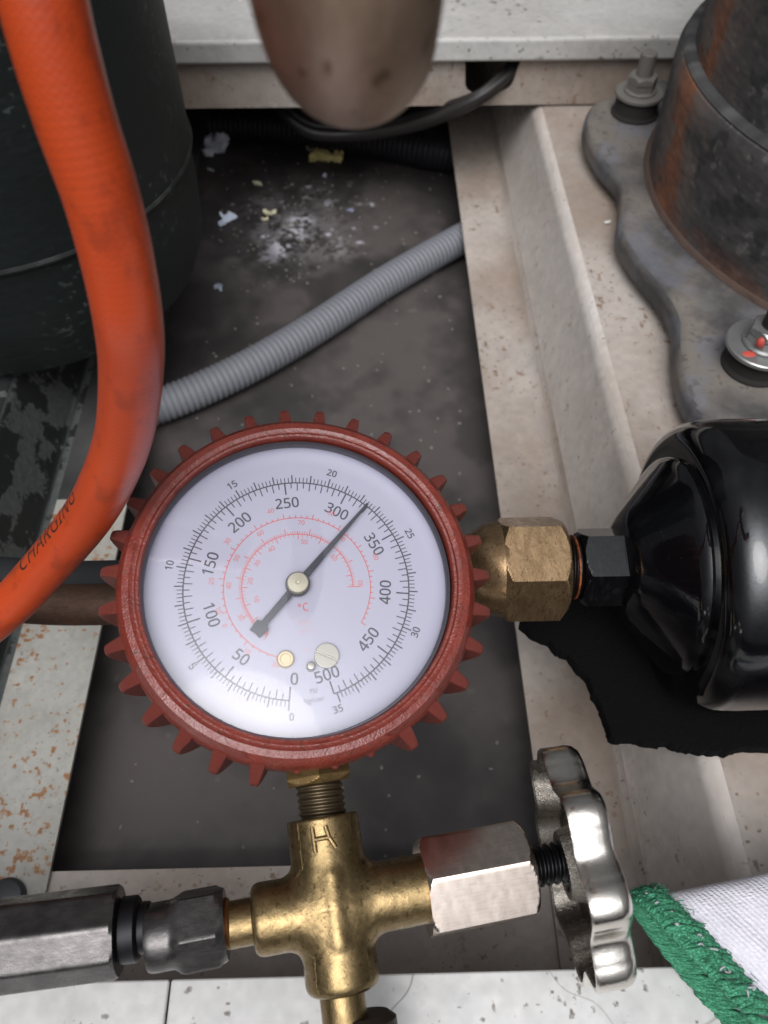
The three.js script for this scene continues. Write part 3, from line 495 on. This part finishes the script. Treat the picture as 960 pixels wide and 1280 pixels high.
// cross valve: its own origin at the middle of the cross
{
  const t = thing('cross_valve', 'brass cross valve below the gauge with a steel nut and a lobed chrome handwheel', 'valve', inGauge(-0.6, -66.4, -11.5), GQ);
  const cyl = (p, q, h, r, c, k = 0.9) => smax(Math.hypot(q, h) - r, Math.abs(p - c[0]) - c[1], k);
  const body = blended((x, y, z) => {
    const n = cyl(y, x, z, 7.75, [9, 8.6], 0.7), s = smax(cyl(y, x, z, 7.6, [-8, 8], 2.6), -99, 1), w = cyl(x, y, z, 7, [-8.6, 8.2], 2.2), e = cyl(x, y, z, 6.9, [10, 10], 0.6);
    let d = smin(smin(n, s, 0.4), smin(w, e, 0.4), 3.2);
    const rib = Math.hypot(x - 0.2, Math.max(0, Math.abs(y) - 6), z - 6.6) - 0.9; d = smin(d, rib, 2.2);   // the casting's mid rib
    return d + 0.18 * (fbm3(x * 0.35 + 50, y * 0.35 + 50, z * 0.35 + 50, 7, 3) - 0.5);
  }, [2, 0, 0], 22, 150);
  const bm = std({ map: speck([106, 90, 62], [142, 121, 85], 281, 50), roughness: 0.54, metalness: 0.92, roughnessMap: roughNoise, bumpMap: bumpNoise, bumpScale: 0.00005 });
  part('body', boxUV(body, 24, 3, 7), bm, t);
  const st = (x0, y0, x1, y1) => { const zz = (x, y) => Math.sqrt(Math.max(0, 7.75 * 7.75 - x * x)) + 0.1; return sweep([V(x0, y0, zz(x0)), V((x0 + x1) / 2, (y0 + y1) / 2, zz((x0 + x1) / 2)), V(x1, y1, zz(x1))], 0.5, { step: 0.3, around: 10 }); };
  part('cast_letter', merge([st(-2.6, 15.8, -2.5, 11), st(-2.5, 13.5, 0.6, 13.5), st(0.1, 15.8, 0.6, 13.5), st(0.6, 13.5, 1.7, 11.3), st(1.8, 13.6, 2, 13.5)]), bm, t);
  part('bottom_neck', turned([[13, 0], [13, 4.6], [22, 4.6], [22, 0]], 48).rotateZ(-Math.PI / 2).translate(-0.5, 0, 0), bm, t);
  part('bottom_coupling', turned([[20.6, 0], [20.6, 5], [21.8, 6.4], [40, 6.4], [40, 0]], 48).rotateZ(-Math.PI / 2).translate(3.4, 0, 0), std({ color: 0x3a322e, roughness: 0.5, metalness: 0.7 }), t);
  part('side_neck', turned([[-24, 0], [-24, 4.5], [-15, 4.5], [-15, 0]], 48), bm, t);
  // steel nut, brushed lengthwise
  const brush = tex(512, 512, (u, v) => { const n = noise(u * 400, v * 6, 400, 291), m = fbm(u, v, 10, 293, 4), q = 214 + 22 * n + 40 * (m - 0.5); return [q, q * 0.93, q * 0.87]; });
  const steel = std({ map: brush, roughness: 0.2, metalness: 1, bumpMap: brush, bumpScale: 0.0000015 });
  part('bonnet_nut', hexNut(19.2, 42.4, 18.4, { turn: R(18), c0: 1.0, c1: 1.6 }), steel, t);
  part('spindle_thread', thread(42, 52, 4.3, 1.7, 0.75), std({ color: 0x202022, roughness: 0.35, metalness: 0.8 }), t);
  // handwheel: eight lobes, hollow on the side of the nut
  const lobe = (a) => { const c = Math.cos(8 * a - 2.1); return 23.4 + 2.0 * (c > 0 ? Math.pow(c, 0.85) : -Math.pow(-c, 1.15) * 0.95); };
  const chrome = std({ color: 0xd6d0c7, roughness: 0.18, metalness: 1, roughnessMap: tex(256, 256, (u, v) => 0.5 + 1.0 * fbm(u, v, 8, 297, 5), false), bumpMap: bumpNoise, bumpScale: 0.00003 });
  const cast = std({ color: 0x8c867d, roughness: 0.42, metalness: 0.95, bumpMap: bumpNoise, bumpScale: 0.00015, roughnessMap: roughNoise });
  const loopOf = (prof) => grid(prof.length - 1, 288, (i, j) => { const a = (j / 288) * 2 * Math.PI, [x, o, abs] = prof[i], r = abs ?? lobe(a) - o; return V(x, Math.cos(a) * r, Math.sin(a) * r); }, (i, j) => [j / 24, i / 4], true);
  const hollow = loopOf([[2.6, null, 3.6], [-3.4, null, 5.4], [-3.4, null, 7], [1.4, null, 8.6], [2.4, 7, null], [1.6, 3.1, null], [-1, 2.2, null], [-3.6, 1.7, null], [-4, 1.1, null]]);
  const rim = loopOf([[-4, 1.1, null], [-4, 0.3, null], [-3.5, 0, null], [1.8, 0.1, null], [3.2, 0.5, null], [4.3, 1.5, null], [4.8, 3, null], [5, 5, null], [5.2, null, 12], [5.4, null, 0]]);
  const w = part('handwheel', crease(rim, 0.7), chrome, t); w.position.set(54 * MM, -0.8 * MM, 0.2 * MM); w.rotation.y = R(-8);
  part('wheel_hollow', crease(hollow, 0.7), cast, w);
}
// ================================================================== CHARGING HOSE
{
  const t = thing('charging_hose', 'thick orange hose lettered CHARGING looping down the left side to a steel coupling', 'hose');
  const W = 512, H = 2048, c = document.createElement('canvas'); c.width = W; c.height = H;
  const g = c.getContext('2d'), r = rng(4); g.fillStyle = '#be4317'; g.fillRect(0, 0, W, H);
  for (let y = 0; y < H; y += 4) for (let x = 0; x < W; x += 4) { const k = fbm(x / W, y / H, 8, 401, 4), b = 0.5 + 0.5 * Math.sin((y / H) * 2 * Math.PI * 200 + Math.sin((x / W) * 2 * Math.PI * 24) * 1.2); g.fillStyle = `rgba(${120 * k | 0},${20},${10},${0.10 + 0.16 * k - 0.08 * b})`; g.fillRect(x, y, 4, 4); }
  for (let y = 0; y < H; y += 4) for (let x = 0; x < W; x += 4) { const k = step(0.52, 0.75, fbm((x / W * 2) % 1, (y / H * 8) % 1, 6, 407, 5)); if (k > 0.02) { g.fillStyle = `rgba(60,18,10,${0.2 * k})`; g.fillRect(x, y, 4, 4); } }
  g.fillStyle = 'rgba(50,26,18,0.85)'; g.save(); g.translate(TEXT().u * W, TEXT().v * H); g.rotate(Math.PI / 2 * TEXT().dir); g.scale(0.68, 1); g.font = '88px sans-serif'; g.textAlign = 'center'; g.textBaseline = 'middle'; g.fillText('CHARGING', 0, 0); g.restore();
  const map = new THREE.CanvasTexture(c); map.colorSpace = THREE.SRGBColorSpace; map.wrapS = map.wrapT = THREE.RepeatWrapping; map.magFilter = THREE.LinearFilter;
  const weave = tex(256, 1024, (u, v) => 0.5 + 0.35 * Math.sin(v * 2 * Math.PI * 64 + 1.2 * Math.sin(u * 2 * Math.PI * 24)) + 0.3 * (fbm(u, v, 32, 409, 3) - 0.5), false); weave.repeat.set(1, 3);
  const path = [[-38, 300, -116], [-38.7, 267.1, -109.1], [-38.9, 256, -106], [-38.4, 246, -103.6], [-37.4, 236, -101.4], [-37.4, 226, -99.4], [-38, 217.8, -98], [-40.4, 206.8, -98.6], [-46.6, 188.6, -99.7], [-53.2, 175.4, -99.8], [-61.8, 161.6, -100], [-76.3, 144.1, -98.6], [-88, 132.4, -95.6], [-100.2, 123.3, -91.8]].map((p) => V(...p));
  // the hose bends round outside the frame and comes back to its coupling
  const end = inGauge(-110, -62.2, -11.5), mid = inGauge(-112, -40, -12);
  const all = path.slice(0, 14).concat([V(-122, 117, -80), V(-142, 113, -60), V(-148, 110, -38), V(-138, 107, -22)], [V(...inGauge(-98, -61.6, -11.5)), V(...inGauge(-80, -62.8, -11.5)), V(...inGauge(-60, -63.8, -11.5))]);
  part('hose', sweep(all, 5.35, { step: 1, around: 40, uvLen: 240 }), std({ map, roughness: 0.4, bumpMap: weave, bumpScale: 0.000025, clearcoat: 0.25, clearcoatRoughness: 0.35 }), t);
  const gun = std({ map: tex(512, 512, (u, v) => { const n = fbm(u, v, 8, 421, 6), k = noise(u * 200, v * 8, 200, 423), q = 78 + 32 * (n - 0.4) + 12 * (k - 0.5); return [q, q * 0.965, q * 0.95]; }), roughness: 0.5, metalness: 0.85, roughnessMap: roughNoise, bumpMap: bumpNoise, bumpScale: 0.00004 });
  const place = (m, tilt = 0) => { const p = inGauge(0, -66.0, -11.5); m.position.set(p[0] * MM, p[1] * MM, p[2] * MM); m.quaternion.copy(GQ).multiply(new THREE.Quaternion().setFromAxisAngle(V(0, 0, 1), tilt)); return m; };
  const oct = (a) => Math.min(8.75, 8.15 / Math.cos(((((a + 0.2) % (Math.PI / 4)) + Math.PI / 4) % (Math.PI / 4) - Math.PI / 8)));
  place(part('ferrule', polar([-84, -84, -83, ...lin(-80, -48, 6), -44.4, -43.8, -43.6], (x, a, i) => (i === 0 || i === 12 ? 0 : Math.min(oct(a), 8.7 - Math.max(0, x + 44.4) * 0.8)), 128, 0.35), gun, t), R(-3.2));
  place(part('collar', turned([[-44, 0], [-44, 5.4], [-43.2, 6.2], [-40.4, 6.2], [-40, 5.7], [-39.8, 4.8], [-38, 4.8], [-38, 0]], 56), std({ color: 0x17171a, roughness: 0.45, metalness: 0.6 }), t), R(-3.2));
  place(part('swivel_nut', polar([-38.4, -38.4, -37.9, ...lin(-37, -34, 3), ...lin(-33.6, -31, 5), ...lin(-30, -24.4, 4), -23.4, -22.7, -22.7], (x, a, i) => { if (i === 0 || i === 20) return 0; const round = 6.1 + 0.35 * step(-38.4, -37.6, x), hx = Math.min(hexR(a, 13.8, R(38)), 7.9 - 1.2 * step(-24.6, -22.7, x)); return mix(round, hx, step(-33.8, -31, x)); }, 120, 0.4), gun, t));
  place(part('seal_ring', turned([[-23, 0], [-23, 4.7], [-22.2, 4.9], [-21.8, 4.5], [-21.6, 0]], 40), std({ color: 0x8a5a34, roughness: 0.35, metalness: 0.85 }), t));
}
function TEXT() { return { u: 0.222, v: 0.36, dir: 1 }; }
// ================================================================== COPPER BEND CLOSE TO THE LENS
solo('copper_bend', sweep([V(2, 330, -67), V(0, 300, -70), V(-1.4, 280, -75), V(-1.6, 266, -84.5), V(-1.2, 260, -95), V(-1, 264, -109), V(-1, 276, -122), V(-1, 300, -132), V(-1, 330, -138)], 9, { around: 40 }), std({ map: speck([138, 116, 98], [172, 150, 130], 441), roughness: 0.46, metalness: 0.85 }), 'blurred brown copper pipe bend hanging in from the top edge', 'pipe');
// ================================================================== GLOVE
{
  const t = thing('work_glove', 'white knitted work glove with a green overlocked cuff beside the chrome handwheel', 'glove');
  const knit = tex(512, 512, (u, v) => { const w = 0.9 * fbm(u, v, 6, 449, 4), row = v * 44 + w * 1.6, cx = u * 40 + w, f = row - Math.floor(row); return clamp(0.2 + 0.5 * Math.sin(Math.PI * f) * (0.9 + 0.1 * Math.cos(2 * Math.PI * (cx + 0.4 * f))) + 0.45 * (fbm(u, v, 64, 451, 4) - 0.3)); }, false);
  const cloth = tex(512, 512, (u, v) => { const n = fbm(u, v, 10, 457, 5), k = fbm(u, v, 128, 461, 2), q = 206 + 24 * (n - 0.5) + 26 * (k - 0.5); return [q, q * 0.985, q * 1.02]; });
  const white = std({ map: cloth, bumpMap: knit, bumpScale: 0.00035, roughness: 0.95, sheen: 0.4, sheenRoughness: 0.8, sheenColor: new THREE.Color(1, 1, 1) });
  const C = V(84, 97, -2.5), U = V(0.62, -0.2, 0.7).normalize(), Axis = V(1, 0.02, -0.16).normalize(), N = Axis.clone().cross(U).normalize(); if (N.y < 0) N.negate();
  const at = (a, s, grow = 0) => { const w = 40 + grow, h = 8.5 + grow, c = Math.cos(a), q = Math.sin(a), wave = 1.2 * Math.sin(s * 0.21 + c * 4) * step(2, 26, s) + 0.8 * Math.sin(s * 0.5 + 3 * c); return C.clone().addScaledVector(U, -w * Math.sign(c) * Math.pow(Math.abs(c), 0.85)).addScaledVector(N, (h + wave * 0.6) * Math.sign(q) * Math.pow(Math.abs(q), 0.8) + s * 0.04).addScaledVector(Axis, s + (q < 0 ? -2.5 * -q : 0)); };
  const sleeve = grid(80, 120, (i, j) => at((j / 120) * Math.PI * 2, i * 1.3 + 1), (i, j) => [(j / 120) * 4, (i * 1.3) / 50], true);
  const inner = grid(14, 120, (i, j) => at((j / 120) * Math.PI * 2, i * 1.3 + 1, -1.1), (i, j) => [(j / 120) * 4, (i * 1.3) / 50], true);
  part('knitted_cuff', merge([sleeve, inner]), white, t);
  // overlocked hem: yarn wrapped over the edge, wrap after wrap
  const green = std({ map: tex(256, 256, (u, v) => { const n = fbm(u, v, 16, 471, 4); return mixc([22, 104, 68], [112, 214, 168], clamp((n - 0.25) * 1.9)); }), roughness: 0.9, bumpMap: bumpNoise, bumpScale: 0.0006, sheen: 0.4, sheenColor: new THREE.Color(0.4, 0.9, 0.6) }), r = rng(71), wraps = [];
  for (let i = 0; i < 300; i++) {
    const a = (i / 300) * Math.PI * 2 + 0.02 * (r() - 0.5), j = () => (r() - 0.5) * 1.3, lean = 0.03 + 0.09 * r(), o = 0.7 * r();
    const pts = [at(a + lean, 5.2 + j(), 0.1), at(a + lean * 0.8, 4 + j(), 0.8 + o), at(a + lean * (r() - 0.2), 2 + j() * 0.5, 1.3 + o), at(a, -0.9 + j() * 0.4, 0.7), at(a, -0.6, -1.2), at(a - lean * 0.4, 2.4, -1.9), at(a - lean, 5.6, -1.5)];
    wraps.push(sweep(pts, 0.42 + 0.3 * r(), { step: 0.8, around: 6, caps: false, uvLen: 4 + 6 * r() }));
  }
  for (let i = 0; i < 700; i++) {                                // fuzz standing off the yarn
    const a = r() * Math.PI * 2, q = -0.5 + 7 * r(), p0 = at(a, q, 1.4), p1 = at(a + 0.05 * (r() - 0.5), q + 1.6 * (r() - 0.5), 2.2 + r()), p2 = at(a + 0.09 * (r() - 0.5), q + 2.6 * (r() - 0.5), 1.9 + 1.1 * r());
    wraps.push(sweep([p0, p1, p2], 0.07 + 0.05 * r(), { step: 0.7, around: 4, caps: false, uvLen: 5 }));
  }
  part('overlock_hem', merge(wraps), green, t);
  const threads = []; for (let i = 0; i < 60; i++) { const a = r() * Math.PI * 2, s = 0.5 + 6 * r(), q = at(a, s, 1.9 + r() * 0.5); threads.push(sweep([q, at(a + 0.03 * (r() - 0.3), s + 2 * (r() - 0.5), 2.6), at(a + 0.07 * (r() - 0.3), s + 3.2 * (r() - 0.5), 2)], 0.2, { step: 0.4, around: 5, caps: false })); }
  part('loose_thread', merge(threads), white, t);
}
renderer.render(scene, camera);
